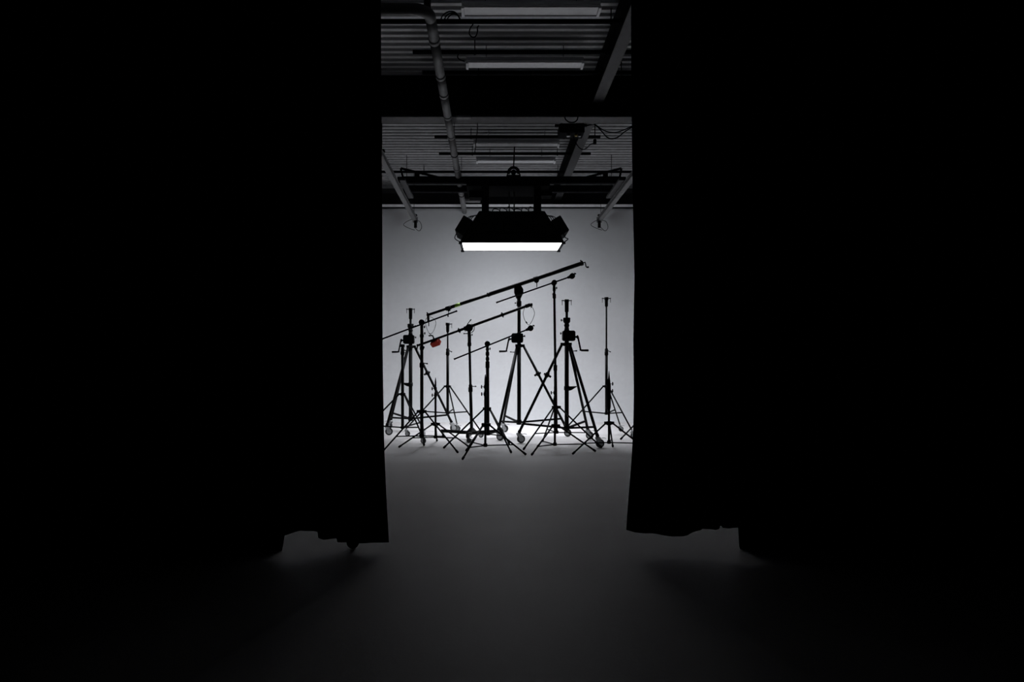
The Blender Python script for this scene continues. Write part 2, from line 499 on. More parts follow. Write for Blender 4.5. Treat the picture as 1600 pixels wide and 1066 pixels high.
# ---------------------------------------------------------------- wind-up stands
def wind_up_stand(px, Y, rot, label, top, R=0.76, flag=True, legs=(180, 60, 300)):
    t = thing('wind_up_stand', label, 'stand', (xx(px, Y), Y, 0), rot, 'wind-up stands')
    MB().lathe((0, 0, 0.20), [(0, 0.03), (0.01, 0.034), (1.43, 0.034)], n=14).build('column', M_BLACK, t)
    MB().lathe((0, 0, 0.205), [(0, 0.040), (0.0, 0.046), (0.075, 0.046), (0.085, 0.036)], n=14).build('column_collar', M_DARK, t)
    h = MB().lathe((0, 0, 1.545), [(0, 0.05), (0.006, 0.062), (0.05, 0.062), (0.056, 0.045)], n=14)
    for a in legs:
        c, s_ = math.cos(math.radians(a)), math.sin(math.radians(a))
        h.bar((0.03 * c, 0.03 * s_, 1.575), (0.098 * c, 0.098 * s_, 1.575), 0.055, 0.045)
    h.build('leg_hub', M_BLACK, t)
    for a in legs:
        c, s_ = math.cos(math.radians(a)), math.sin(math.radians(a))
        p0, p1 = Vector((0.075 * c, 0.075 * s_, 1.575)), Vector((R * c, R * s_, 0.165))
        lg = MB().tube(p0, p1, 0.0225, n=10)
        lg.tube(p1 - (p1 - p0).normalized() * 0.05, p1 + Vector((0, 0, 0.004)), 0.027, n=10)
        lo_ = lg.build('leg', M_BLACK, t)
        if a == legs[0]:                                        # levelling leg: a clamp with a knob
            q = p0 + (p1 - p0) * ((1.575 - 1.087) / (1.575 - 0.165))
            d = (p1 - p0).normalized()
            k = MB().tube(q - d * 0.035, q + d * 0.035, 0.034, n=10)
            k.tube(q + Vector((0.02, 0, -0.01)), q + Vector((0.062, 0, -0.035)), 0.018, n=8)
            k.tube(q, q + Vector((-0.05, 0, 0.02)), 0.016, n=8)
            k.build('leg_clamp', M_DARK, lo_)
        q = p0 + (p1 - p0) * ((1.575 - 0.31) / (1.575 - 0.165))
        MB().bar((0.04 * c, 0.04 * s_, 0.245), q, 0.022, 0.032).build('brace', M_BLACK, t)
        caster(t, R * c, R * s_, 1.2, math.radians(random.choice((-30, 10, 20, 150))) - rot, 0.175)
    # winch box
    bx = MB().prism(rrect(-0.07, 0.132, 1.625, 1.79, 0.03), -0.065, 0.065)
    bx.build('winch_box', M_BLACK, t)
    MB().prism(rrect(-0.055, 0.117, 1.640, 1.775, 0.025), -0.069, -0.064).build('winch_cover', M_DARK, t)
    knob(t, (-0.06, 0, 1.745), (-1, 0, 0), 0.035, 0.012)
    cr = MB().tube((0.125, 0, 1.69), (0.185, 0, 1.69), 0.016, n=8)
    cr.tube((0.16, 0, 1.69), (0.182, 0, 1.69), 0.03, n=10)
    cr.bar((0.176, 0, 1.70), (0.222, 0, 1.475), 0.026, 0.016)
    co = cr.build('crank', M_BLACK, t)
    MB().lathe((0.205, 0, 1.478), [(0, 0.010), (0.02, 0.010), (0.025, 0.017), (0.135, 0.019), (0.142, 0.014)], (1, 0, -0.02), 10).build('crank_grip', M_DARK, co)
    if top is None:
        MB().tube((0, 0, 1.785), (0, 0, 2.09), 0.021, n=12).build('inner_tube', M_BLACK, t)
        n_ = MB().lathe((0, 0, 1.785), [(0, 0.045), (0.03, 0.036), (0.065, 0.034)], n=12)
        n_.build('neck', M_BLACK, t)
        MB().lathe((0, 0, 1.85), [(0, 0.030), (0.006, 0.041), (0.036, 0.041), (0.045, 0.034), (0.06, 0.034)], n=12).build('collar', M_DARK, t)
        c2 = MB().lathe((0, 0, 1.905), [(0, 0.036), (0.025, 0.056), (0.085, 0.058), (0.092, 0.046)], n=14)
        c2.build('collar', M_DARK, t)
        knob(t, (-0.05, 0, 1.955), (-1, 0, 0), 0.035, 0.012)
        MB().lathe((0, 0, 2.083), [(0, 0.027), (0.015, 0.031), (0.16, 0.033), (0.165, 0.037), (0.203, 0.037)], n=14).build('socket', M_BLACK, t)
        for sd in (-1, 1):
            tpin(t, 2.268, 0.036, sd)
    else:
        MB().tube((0, 0, 1.785), (0, 0, top), 0.029, n=12).build('inner_tube', M_BLACK, t)
        MB().lathe((0, 0, top - 0.10), [(0, 0.036), (0.01, 0.042), (0.085, 0.042), (0.10, 0.036)], n=12).build('collar', M_DARK, t)
        knob(t, (0.035, 0, top - 0.04), (1, 0, 0), 0.03, 0.010)
        lever(t, (-0.06, 0, 1.735), (-0.105, 0, 1.735))
    lever(t, (0.068, -0.1, 1.462), (0.15, -0.1, 1.468))
    if flag:
        rg = MB().lathe((0, 0, 0.845), [(0, 0.034), (0, 0.043), (0.065, 0.043), (0.065, 0.034)], n=14)
        rg.prism([(0.035, 0.835), (0.075, 0.845), (0.165, 0.90), (0.165, 0.908), (0.035, 0.905)], -0.008, 0.008)
        rg.build('hook_bracket', M_DARK, t)
    return t

wind_up_stand(641.5, 14.2, PI, 'tall black wind-up stand with empty socket at left, behind the red weight', None, legs=(183, 63, 306))
wind_up_stand(811, 13.35, PI, 'black wind-up stand holding up the heavy crank boom', zz(470, 13.35), R=0.81, flag=False, legs=(176, 63, 289))
wind_up_stand(885.5, 12.2, 0.0, 'tall black wind-up stand with empty socket and crank pointing right', None, legs=(180, 57, 302))

# ---------------------------------------------------------------- rolling steel stands
def rolling_stand(px, Y, angles, hub, bot, R, top, label, pins=(1,), sock=0.17):
    t = thing('rolling_stand', label, 'stand', (xx(px, Y), Y, 0), 0, 'rolling steel stands')
    MB().tube((0, 0, bot), (0, 0, 1.42), 0.0245, n=12).build('column', M_BLACK, t)
    MB().lathe((0, 0, bot - 0.015), [(0, 0.024), (0.005, 0.034), (0.04, 0.034), (0.045, 0.026)], n=12).build('column_collar', M_DARK, t)
    MB().lathe((0, 0, 1.41), [(0, 0.028), (0.008, 0.033), (0.055, 0.033), (0.06, 0.029), (0.11, 0.029), (0.12, 0.022)], n=12).build('collar', M_DARK, t)
    lever(t, (0.025, 0, 1.49), (0.075, 0, 1.47), 'collar_lever')
    MB().tube((0, 0, 1.40), (0, 0, top - sock + 0.02), 0.0155, n=10).build('inner_tube', M_BLACK, t)
    MB().lathe((0, 0, top - sock), [(0, 0.020), (0.02, 0.028), (sock - 0.05, 0.030), (sock - 0.045, 0.037), (sock, 0.037)], n=12).build('socket', M_BLACK, t)
    for sd in pins:
        tpin(t, top - 0.022, 0.036, sd)
    hb = MB().lathe((0, 0, hub - 0.03), [(0, 0.028), (0.006, 0.036), (0.05, 0.036), (0.056, 0.028)], n=12)
    for a in angles:
        c, s_ = math.cos(math.radians(a)), math.sin(math.radians(a))
        hb.bar((0.02 * c, 0.02 * s_, hub), (0.068 * c, 0.068 * s_, hub), 0.03, 0.032)
    hb.build('leg_hub', M_DARK, t)
    for a in angles:
        c, s_ = math.cos(math.radians(a)), math.sin(math.radians(a))
        p0, p1 = Vector((0.055 * c, 0.055 * s_, hub)), Vector((R * c, R * s_, 0.135))
        MB().tube(p0, p1, 0.0130, n=8).build('leg', M_BLACK, t)
        zb = bot + 0.05
        q = p0 + (p1 - p0) * ((hub - zb) / (hub - 0.135))
        MB().bar((0.03 * c, 0.03 * s_, bot + 0.01), q, 0.014, 0.022).build('brace', M_BLACK, t)
        caster(t, R * c, R * s_, 0.85, math.radians(random.choice((-25, 15, 160, 70))), 0.145, brake=random.random() < 0.7)
    return t

rolling_stand(629, 12.7, (184, 64, 304), 0.76, 0.20, 0.66, 1.585, 'short rolling stand with casters at the left curtain, fully collapsed', pins=(), sock=0.06)
rolling_stand(699.5, 13.6, (200, 320, 80), 0.86, 0.38, 0.75, 1.985, 'rolling stand between the red weight and the disc head boom stand')
rolling_stand(947.5, 13.62, (181, 61, 299), 0.86, 0.37, 0.70, 2.44, 'tall thin rolling stand nearest the right curtain with empty socket', pins=(-1, 1))

# ---------------------------------------------------------------- light stands
def light_stand(px, Y, angles, hub, bot, R, secs, label, group, lean=0.0, knobs=(), collars=(), spike=None, head=None, rl=0.0125, top_name='inner_tube'):
    """secs: [(z0, z1, radius)] column sections, lowest first. lean: x offset per metre of height"""
    t = thing('light_stand', label, 'stand', (xx(px, Y), Y, 0), 0, group)
    X = lambda z: lean * z
    for i, (z0, z1, r_) in enumerate(secs):
        MB().tube((X(z0), 0, z0), (X(z1), 0, z1), r_, n=12).build('column' if i == 0 else top_name, M_BLACK, t)
    z0 = secs[0][0]
    MB().lathe((X(bot), 0, bot - 0.02), [(0, secs[0][2]), (0.004, secs[0][2] + 0.012), (0.045, secs[0][2] + 0.012), (0.05, secs[0][2])], n=12).build('column_collar', M_DARK, t)
    hb = MB().lathe((X(hub), 0, hub - 0.032), [(0, 0.028), (0.004, 0.036), (0.052, 0.036), (0.056, 0.028)], n=12)
    for a in angles:
        c, s_ = math.cos(math.radians(a)), math.sin(math.radians(a))
        hb.bar((X(hub) + 0.02 * c, 0.02 * s_, hub), (X(hub) + 0.075 * c, 0.075 * s_, hub), 0.03, 0.042)
    hb.build('leg_hub', M_DARK, t)
    for a in angles:
        c, s_ = math.cos(math.radians(a)), math.sin(math.radians(a))
        p0, p1 = Vector((X(hub) + 0.06 * c, 0.06 * s_, hub - 0.005)), Vector((R * c, R * s_, 0.014))
        lg = MB().tube(p0, p1, rl, n=8).build('leg', M_BLACK, t)
        d = (p1 - p0).normalized()
        MB().lathe(p1 - d * 0.045, [(0, rl + 0.004), (0.04, rl + 0.005), (0.052, rl)], d, 8).build('rubber_foot', M_DARK, lg)
        zb = bot + 0.01
        q = p0 + (p1 - p0) * ((p0.z - zb) / (p0.z - p1.z))
        MB().bar((X(bot) + 0.02 * c, 0.02 * s_, bot), q, 0.010, 0.016).build('brace', M_BLACK, t)
    for z, r_, h_ in collars:
        MB().lathe((X(z), 0, z - h_ / 2), [(0, r_ - 0.005), (0.006, r_), (h_ - 0.006, r_), (h_, r_ - 0.005)], n=12).build('collar', M_DARK, t)
    for z, sd, L in knobs:
        rr = next((r_ for z0, z1, r_ in reversed(secs) if z0 <= z <= z1), 0.02)
        knob(t, (X(z) + sd * rr * 0.8, 0, z), (sd, 0, 0), L, 0.017 if L > 0.03 else 0.012)
    if spike:
        z0, z1 = spike
        MB().lathe((X(z0), 0, z0), [(0, 0.014), ((z1 - z0) * 0.45, 0.012), (z1 - z0, 0.004)], n=8).build('spigot', M_DARK, t)
    if head:
        z = head
        hd = MB().tube((X(z), -0.045, z), (X(z), 0.045, z), 0.042, n=16)
        hd.tube((X(z), -0.06, z), (X(z), -0.045, z), 0.022, n=10)
        hd.tube((X(z), 0, z - 0.075), (X(z), 0, z - 0.03), 0.022, n=10)
        ho = hd.build('grip_head', M_DARK, t)
        k = MB().tube((X(z), -0.10, z), (X(z), -0.06, z), 0.007, n=6)
        k.bar((X(z) - 0.03, -0.10, z + 0.012), (X(z) + 0.03, -0.10, z - 0.012), 0.014, 0.014)
        k.build('t_handle', M_DARK, ho)
    return t

GT, GS = 'tall light stands carrying thin boom rods', 'short light stands in the front row'
# H, F, J: carry a thin boom each
zH = lambda py: zz(py, 11.16)
light_stand(659, 11.16, (210, 330, 92), 0.575, 0.22, 0.62,
            [(0.215, zH(566), 0.0245), (zH(568), zH(508), 0.023)],
            'light stand under the thin rod that reaches behind the left curtain', GT, knobs=((zH(511), 1, 0.02), (zH(521), 1, 0.025), (zH(543), 1, 0.012)),
            collars=((zH(571), 0.033, 0.07), (zH(525), 0.030, 0.05), (zH(544), 0.030, 0.06)), head=zH(504))
lever(COL.objects[-1] if False else [o for o in COL.objects if o.name.startswith('light_stand')][-1], (0.02, 0, zH(567.5)), (0.085, 0, zH(568.5)), 'collar_lever')
zF = lambda py: zz(py, 11.43)
light_stand(762.5, 11.43, (180, 60, 300), 0.595, 0.22, 0.66,
            [(0.215, zF(572), 0.0245), (zF(574), zF(541), 0.020)],
            'light stand with stacked collars under the lowest thin boom rod', GT, lean=-0.006,
            knobs=((zF(545), 1, 0.022),), collars=((zF(553), 0.028, 0.055), (zF(561), 0.027, 0.05), (zF(570), 0.031, 0.10), (zF(546), 0.026, 0.03)), head=zF(537.5))
zJ = lambda py: zz(py, 11.69)
light_stand(869.5, 11.69, (-18, 104, 221), 0.605, 0.22, 0.69,
            [(0.215, zJ(578), 0.0235), (zJ(578), zJ(460), 0.0185), (zJ(461), zJ(446), 0.018)],
            'tallest light stand, under the upper thin boom rod right of centre', GT, lean=-0.0145,
            knobs=((zJ(450), 1, 0.022), (zJ(460), -1, 0.004)), collars=((zJ(575), 0.029, 0.09), (zJ(463), 0.026, 0.07), (zJ(452), 0.024, 0.06)), head=zJ(442))
# I, K, P, N: short ones
def short_stand(px, Y, angles, hub, bot, R, top, label, side):
    t = light_stand(px, Y, angles, hub, bot, R, [(bot - 0.015, top - 0.22, 0.0165), (top - 0.22, top - 0.10, 0.0135)], label, GS,
                knobs=((top - 0.17, side, 0.040), (top - 0.27, side, 0.036)), collars=((top - 0.17, 0.021, 0.05), (top - 0.27, 0.023, 0.06)),
                spike=(top - 0.11, top), rl=0.0125)
    return t
short_stand(680.5, 11.85, (210, 330, 92), 0.335, 0.13, 0.61, 1.05, 'short light stand with a bare spigot below the red weight', -1)
short_stand(758.3, 10.6, (2, 120, 238), 0.425, 0.14, 0.56, 1.12, 'short light stand in front of the stand with stacked collars', -1)
short_stand(867, 11.05, (-4, 112, 232), 0.375, 0.105, 0.58, 1.02, 'short light stand right in front of the tallest light stand', -1)
nst = short_stand(951.5, 11.0, (209, 331, 76), 0.42, 0.14, 0.63, 1.15, 'short light stand nearest the right curtain, wrapped in a pointed sleeve', 1)
MB().lathe((0, 0, 0.60), [(0, 0.018), (0.05, 0.027), (0.35, 0.027), (0.45, 0.016), (0.565, 0.003)], n=12).build('sleeve', M_FABRIC, nst)
light_stand(1028, 12.7, (181, 62, 302), 0.60, 0.22, 0.62, [(0.215, 1.2, 0.0235), (1.2, 1.6, 0.018)],
            'light stand behind the right curtain with one foot showing', None, knobs=((1.2, 1, 0.03),), spike=(1.58, 1.7))

# ---------------------------------------------------------------- low-base boom stand (E)
YE = 12.8
E = thing('boom_stand', 'low-base rolling stand with a round disc head under the middle boom', 'stand', (xx(737, YE), YE, 0))
zE = lambda py: zz(py, YE)
lean = (xx(733, YE) - xx(737, YE)) / 1.85
XE = lambda z: lean * z
MB().tube((0, 0, 0.13), (XE(zE(606)), 0, zE(606)), 0.026, n=12).build('column', M_BLACK, E)
MB().tube((XE(zE(606)), 0, zE(606)), (XE(zE(535)), 0, zE(535)), 0.021, n=12).build('inner_tube', M_BLACK, E)
MB().lathe((XE(0.86), 0, zE(613)), [(0, 0.028), (0.01, 0.036), (0.075, 0.036), (0.085, 0.030), (0.12, 0.030), (0.13, 0.022)], n=12).build('collar', M_DARK, E)
lever(E, (XE(.9) + 0.02, 0, zE(604)), (XE(.9) + 0.095, 0, zE(604)), 'collar_lever')
MB().lathe((XE(1.65), 0, zE(542)), [(0, 0.022), (0.02, 0.033), (0.06, 0.033), (0.07, 0.028), (0.19, 0.028), (0.20, 0.024)], n=12).build('sleeve', M_BLACK, E)
knob(E, (XE(1.75) + 0.02, 0, zE(524)), (1, 0, 0.3), 0.028, 0.010)
MB().lathe((0, 0, 0.085), [(0, 0.06), (0.01, 0.10), (0.045, 0.105), (0.06, 0.08), (0.09, 0.05), (0.11, 0.034)], n=18).build('base_hub', M_DARK, E)
for a in (265, 150, 30):
    c, s_ = math.cos(math.radians(a)), math.sin(math.radians(a))
    MB().bar((0.06 * c, 0.06 * s_, 0.115), (0.60 * c, 0.60 * s_, 0.118), 0.05, 0.05).build('leg', M_BLACK, E)
    caster(E, 0.57 * c, 0.57 * s_, 0.72, math.radians(a + 120), 0.10, brake=(a == 265), m=M_WHEEL)
# disc pivot head
hz_ = zE(512.5)
hd = MB().lathe((XE(1.87), -0.045, hz_), [(0, 0.03), (0, 0.058), (0.012, 0.064), (0.078, 0.064), (0.09, 0.058), (0.09, 0.03)], (0, 1, 0), 22)
hd.tube((XE(1.72), 0, zE(526.5)), (XE(1.87), 0, hz_), 0.028, n=12)
ho = hd.build('disc_head', M_DARK, E)
arc = [(XE(1.87) + 0.088 * math.cos(math.radians(a)), -0.02, hz_ - 0.0 + 0.088 * math.sin(math.radians(a))) for a in range(-65, 25, 10)]
MB().path(arc, 0.008, 6).build('angle_scale', M_DARK, ho)
arc = [(XE(1.87) + 0.082 * math.cos(math.radians(a)), -0.02, hz_ + 0.082 * math.sin(math.radians(a))) for a in range(190, 235, 9)]
MB().path(arc, 0.007, 6).build('angle_scale', M_DARK, ho)
lever(ho, (XE(1.87) - 0.02, -0.03, zE(521.5)), (XE(1.87) - 0.09, -0.03, zE(521.5)))

# ================================================================== BOOMS
def rot_along(d):
    """rotation taking local x to d (in the x-z plane)"""
    return Matrix.Rotation(-math.atan2(d.z, d.x), 3, 'Y')

# big crank boom on the centre wind-up stand
YB = 13.35
A, B = Pt(668, 492.5, YB), Pt(911, 411, YB)
d = (B - A).normalized()
nrm = Vector((-d.z, 0, d.x))
def on(px, a=A, b=B):
    return a + (b - a) * ((xx(px, a.y) - a.x) / (b.x - a.x))
BM = thing('crank_boom', 'heavy telescopic crank boom on the centre wind-up stand', 'boom', (xx(811, YB), YB, on(811).z))
O = Vector(BM.location)
def L(p): return p - O
MB().tube(L(on(668)), L(on(745)), 0.0225, n=12).build('inner_tube', M_BLACK, BM)
MB().tube(L(on(703)), L(on(770)), 0.029, n=14).build('middle_tube', M_BLACK, BM)
MB().tube(L(on(763)), L(on(910)), 0.035, n=16).build('outer_tube', M_BLACK, BM)
MB().tube(L(on(761.5)), L(on(765)), 0.038, n=14).build('collar', M_DARK, BM)
q = L(on(700.5))
k = MB().tube(q - d * 0.05, q + d * 0.05, 0.036, n=12)
k.box(q - nrm * 0.03, (0.05, 0.04, 0.05), rot_along(d))
k.build('collar', M_DARK, BM)
k = MB().tube(q - nrm * 0.03, q + Vector((-0.005, 0, -0.145)), 0.007, n=6)
k.tube(q + Vector((-0.005, 0, -0.15)), q + Vector((-0.005, 0, -0.125)), 0.013, n=8)
k.build('lock_pin', M_DARK, BM)
MB().lathe(L(on(710.5)), [(0, 0.0296), (0.10, 0.0296)], d, 16).build('tube_label', M_GREEN, BM)['label'] = 'green band around the boom tube'
# drop socket at the thin end
q = L(on(668.5))
k = MB().tube(q + Vector((0, 0, 0.03)), q + Vector((0.012, 0, -0.115)), 0.022, n=10)
k.tube(q + Vector((0.0, -0.035, 0.0)), q + Vector((0.0, 0.035, 0.0)), 0.024, n=10)
k.bar(q + Vector((-0.02, 0, 0.045)), q + Vector((0.005, 0, 0.02)), 0.02, 0.02)
k.build('drop_socket', M_DARK, BM)
MB().tube(q + Vector((0.014, 0, -0.11)), q + Vector((0.016, 0, -0.195)), 0.010, 0.007, 8).build('spigot', M_DARK, BM)
# trolley hanging under the tube
q = L(on(838.3))
k = MB().tube(q + Vector((0, -0.045, -0.03)), q + Vector((0, 0.045, -0.03)), 0.045, n=14)
k.tube(q - d * 0.05, q + d * 0.03, 0.041, n=12)
k.tube(q + Vector((0.005, 0, -0.06)), q + Vector((0.006, 0, -0.15)), 0.009, 0.007, 8)
k.build('trolley', M_DARK, BM)
# pivot clamp: saddle, body, cone
q = L(Pt(810, 447, YB))
k = MB().prism([(-0.075, 0.02), (-0.072, -0.12), (-0.035, -0.215), (0.035, -0.23), (0.05, -0.20), (0.085, -0.125), (0.082, -0.06), (0.03, 0.03)], -0.06, 0.06, q)
k.tube(q + Vector((0.008, 0, -0.262)), q + Vector((0.008, 0, -0.20)), 0.033, n=12)
po = k.build('pivot_clamp', M_BLACK, BM)
MB().lathe(q + Vector((0.005, -0.075, -0.09)), [(0, 0.03), (0, 0.055), (0.012, 0.06), (0.138, 0.06), (0.15, 0.055), (0.15, 0.03)], (0, 1, 0), 18).build('pivot_disc', M_DARK, po)
# end cap and crank
q = L(on(910))
k = MB().tube(q - d * 0.03, q + d * 0.012, 0.042, n=14)
k.bar(q + nrm * 0.03 - d * 0.01, q + nrm * 0.062 - d * 0.015, 0.02, 0.02)
k.build('end_cap', M_DARK, BM)
q2 = q + d * 0.012
k = MB().path([q2, L(Pt(914.3, 409.8, YB)), L(Pt(914.8, 412, YB)), L(Pt(915.6, 416.5, YB)), L(Pt(916.6, 417.8, YB)), L(Pt(918, 417.6, YB))], 0.010, 8)
k.tube(L(Pt(917, 417.8, YB)), L(Pt(920, 417.4, YB)), 0.015, n=8)
k.build('boom_crank', M_BLACK, BM)

# middle boom on the disc head stand
A2, B2 = Pt(653, 540, YE), Pt(828, 476.5, YE)
d = (B2 - A2).normalized()
nrm = Vector((-d.z, 0, d.x))
BM = thing('boom_pole', 'middle black boom arm with the red weight near its low end', 'boom', tuple(A2 + (B2 - A2) * 0.46))
O = Vector(BM.location)
on2 = lambda px: L(on(px, A2, B2))
MB().tube(on2(653), on2(735), 0.019, n=12).build('inner_tube', M_BLACK, BM)
MB().tube(on2(717), on2(823), 0.0225, n=12).build('outer_tube', M_BLACK, BM)
for px in (717.5, 785):
    q = on2(px)
    k = MB().tube(q - d * 0.022, q + d * 0.022, 0.029, n=12)
    k.tube(q - nrm * 0.045, q + nrm * 0.045, 0.010, n=8)
    k.build('collar', M_DARK, BM)
q = on2(732)
k = MB().tube(q - d * 0.075, q + d * 0.075, 0.034, n=12)
k.prism([(-0.07, 0.0), (-0.06, -0.05), (0.06, -0.05), (0.07, 0.0)], -0.04, 0.04, q, rot_along(d))
k.build('saddle', M_DARK, BM)
lever(BM, L(Pt(730, 507, YE)), L(Pt(736, 499.5, YE)), 'saddle_lever')
q = on2(826)
k = MB().tube(q - d * 0.055, q + d * 0.03, 0.031, n=12)
k.tube(q + d * 0.03, q + d * 0.065 - nrm * 0.015, 0.026, n=10)
k.tube(q + d * 0.05, q + d * 0.045 + Vector((0, 0, -0.06)), 0.012, 0.007, 8)
k.build('boom_head', M_DARK, BM)
q = on2(654)
k = MB().tube(q + Vector((-0.015, 0, 0.012)), q + Vector((-0.032, 0, -0.10)), 0.012, 0.010, 8)
k.tube(q + Vector((-0.015, -0.02, 0.0)), q + Vector((-0.015, 0.02, 0.0)), 0.02, n=8)
k.build('tail_hook', M_DARK, BM)

# thin boom rods
def thin_boom(Y, p_low, p_high, head_end, clamp_px, label):
    a, b = Pt(*p_low, Y - 0.075), Pt(*p_high, Y - 0.075)
    d = (b - a).normalized()
    c = on(clamp_px, a, b)
    t = thing('boom_rod', label, 'boom', tuple(c), 0, 'thin boom rods')
    MB().tube(a - c, b - c, 0.0118, n=10).build('rod', M_BLACK, t)
    e = (b if head_end > 0 else a) - c
    s = d * head_end
    k = MB().tube(e + Vector((0, -0.03, 0)), e + Vector((0, 0.03, 0)), 0.043, n=14)
    k.tube(e - s * 0.075, e - s * 0.02, 0.017, 0.03, 10)
    k.tube(e + Vector((0, -0.045, 0)), e + Vector((0, -0.03, 0)), 0.025, n=10)
    ho = k.build('rod_head', M_DARK, t)
    k = MB().bar(e + s * 0.03 + Vector((0, -0.01, 0.028)), e + s * 0.062 + Vector((0, -0.01, 0.012)), 0.02, 0.02)
    k.tube(e + Vector((0, -0.08, 0)), e + Vector((0, -0.045, 0)), 0.006, n=6)
    k.build('t_handle', M_DARK, ho)
    e = (a if head_end > 0 else b) - c
    MB().tube(e - s * 0.004, e + s * 0.02, 0.0135, n=10).build('rod_cap', M_DARK, t)
    return t
thin_boom(11.16, (590, 532.5), (714, 486), -1, 659, 'thin boom rod running behind the left curtain')
thin_boom(11.43, (709.5, 561.5), (829, 513), 1, 762, 'lowest thin boom rod, in front of the centre winch box')
thin_boom(11.69, (775.5, 473), (894, 431.5), 1, 866, 'uppermost thin boom rod, just below the heavy crank boom')

# red counterweight
W = thing('counterweight', 'small dark red block weight hooked on the middle boom', 'weight', tuple(Pt(680.5, 536, YE)))
R20 = Matrix.Rotation(-math.radians(18), 3, 'Y')
RW = R20 @ Matrix.Rotation(math.radians(-27), 3, 'Z') @ Matrix.Rotation(math.radians(32), 3, 'X')
k = MB().prism(rrect(-0.080, 0.080, -0.043, 0.043, 0.008, 1), -0.043, 0.043, (0.003, 0, 0), RW)
k.build('weight_block', M_RED, W)
k = MB().path([Vector((-0.03, -0.03, 0.05)), Vector((-0.03, -0.03, 0.085)), Vector((-0.045, -0.02, 0.118)), Vector((-0.07, 0, 0.124)), Vector((-0.115, 0, 0.118))], 0.012, 8)
k.build('hook', M_DARK, W)

# safety cables
def cable_thing(name, label, cat, pts, r, m=M_DARK, k=6, group=None, extra=None):
    pts = [Vector(p) for p in pts]
    o = pts[0].copy()
    t = thing(name, label, cat, tuple(o), 0, group)
    MB().path(spline([p - o for p in pts], k), r, 6).build('cable', m, t)
    for q in (extra or []):
        a, b, rr = q
        MB().tube(Vector(a) - o, Vector(b) - o, rr, n=8).build('ferrule', M_DARK, t)
    return t
cable_thing('safety_cable', 'thin wire loop hanging from the low end of the heavy boom', 'cable',
            [Pt(670, 494, 13.33), Pt(665.5, 499, 13.3), Pt(665, 506, 13.2), Pt(667.5, 515, 13.1), Pt(671.5, 522, 13.0), Pt(675, 520.5, 12.97), Pt(678.5, 515, 13.05), Pt(681, 506, 13.15), Pt(680, 501, 13.2), Pt(676, 497, 13.27), Pt(671, 494.5, 13.33)], 0.0042,
            group='safety cables on the booms', extra=[(Pt(670.8, 521, 13.02), Pt(673, 522.6, 13.0), 0.008)])
cable_thing('safety_cable', 'thin wire loop hanging from the high end of the middle boom', 'cable',
            [Pt(824, 477.5, 12.8), Pt(819.5, 482, 12.78), Pt(817.4, 490, 12.75), Pt(819, 498, 12.74), Pt(822.3, 504, 12.73), Pt(826, 508, 12.72), Pt(829, 505.5, 12.72), Pt(832.5, 499, 12.74), Pt(835.2, 490, 12.75), Pt(833.5, 483.5, 12.78), Pt(830, 478, 12.8)], 0.0042,
            group='safety cables on the booms', extra=[(Pt(821.6, 502.8, 12.73), Pt(823.6, 505.4, 12.73), 0.011)])

# ================================================================== OVERHEAD: pipe
PX, PZ = -0.590, EYE + 3.35
pipe = thing('ceiling_pipe', 'grey jointed pipe running to the back under the roof deck', 'pipe', (PX, 7.3, PZ))
ys = [7.45, 8.0, 9.0, 9.62, 10.47, 11.4, 13.3, 15.2, 17.2]
for y0, y1 in zip(ys, ys[1:]):
    MB().tube((0, y0 - 7.3, 0), (0, y1 - 7.3 - 0.004, 0), 0.054, n=18).build('pipe_length', M_PIPE, pipe)
for y in ys[1:-1]:
    MB().lathe((0, y - 7.3 - 0.05, 0), [(0, 0.056), (0, 0.0595), (0.085, 0.0595), (0.085, 0.056)], (0, 1, 0), 18).build('coupling', M_PIPE, pipe)
el = [Vector((-0.16 + 0.16 * math.sin(a), 0.16 - 0.16 * math.cos(a), 0)) for a in [i * PI / 16 for i in range(0, 9)]]
MB().path([Vector((-4.5, 0, 0))] + el + [Vector((0, 0.2, 0))], 0.056, 16).build('elbow', M_PIPE, pipe)
MB().tube((-0.02, 0.08, 0.04), (-0.02, 0.08, CEIL_Z - PZ - 0.02), 0.035, n=14).build('riser', M_PIPE, pipe)
MB().tube((0, 8.7, 0), (0.37, 8.7, 0), 0.04, n=12).build('branch_pipe', M_PIPE, pipe)
for y in (12.4, 15.4):
    k = MB().tube((0, y - 7.3, 0.05), (0, y - 7.3, CEIL_Z - PZ), 0.006, n=6)
    k.lathe((0, y - 7.3 - 0.015, 0), [(0, 0.054), (0, 0.063), (0.03, 0.063), (0.03, 0.054)], (0, 1, 0), 16)
    k.build('pipe_hanger', M_DARK, pipe)
k = thing('wall_bracket', 'small grey bracket on the girder beside the ceiling pipe', 'bracket', (PX + 0.2, GY0 - 0.05, GZ - 0.02))
MB().box((0, 0, 0), (0.2, 0.10, 0.03)).build('shelf_plate', M_PIPE, k)
MB().box((0.08, 0.05, 0.10), (0.03, 0.02, 0.2)).build('back_plate', M_MATTE, k)

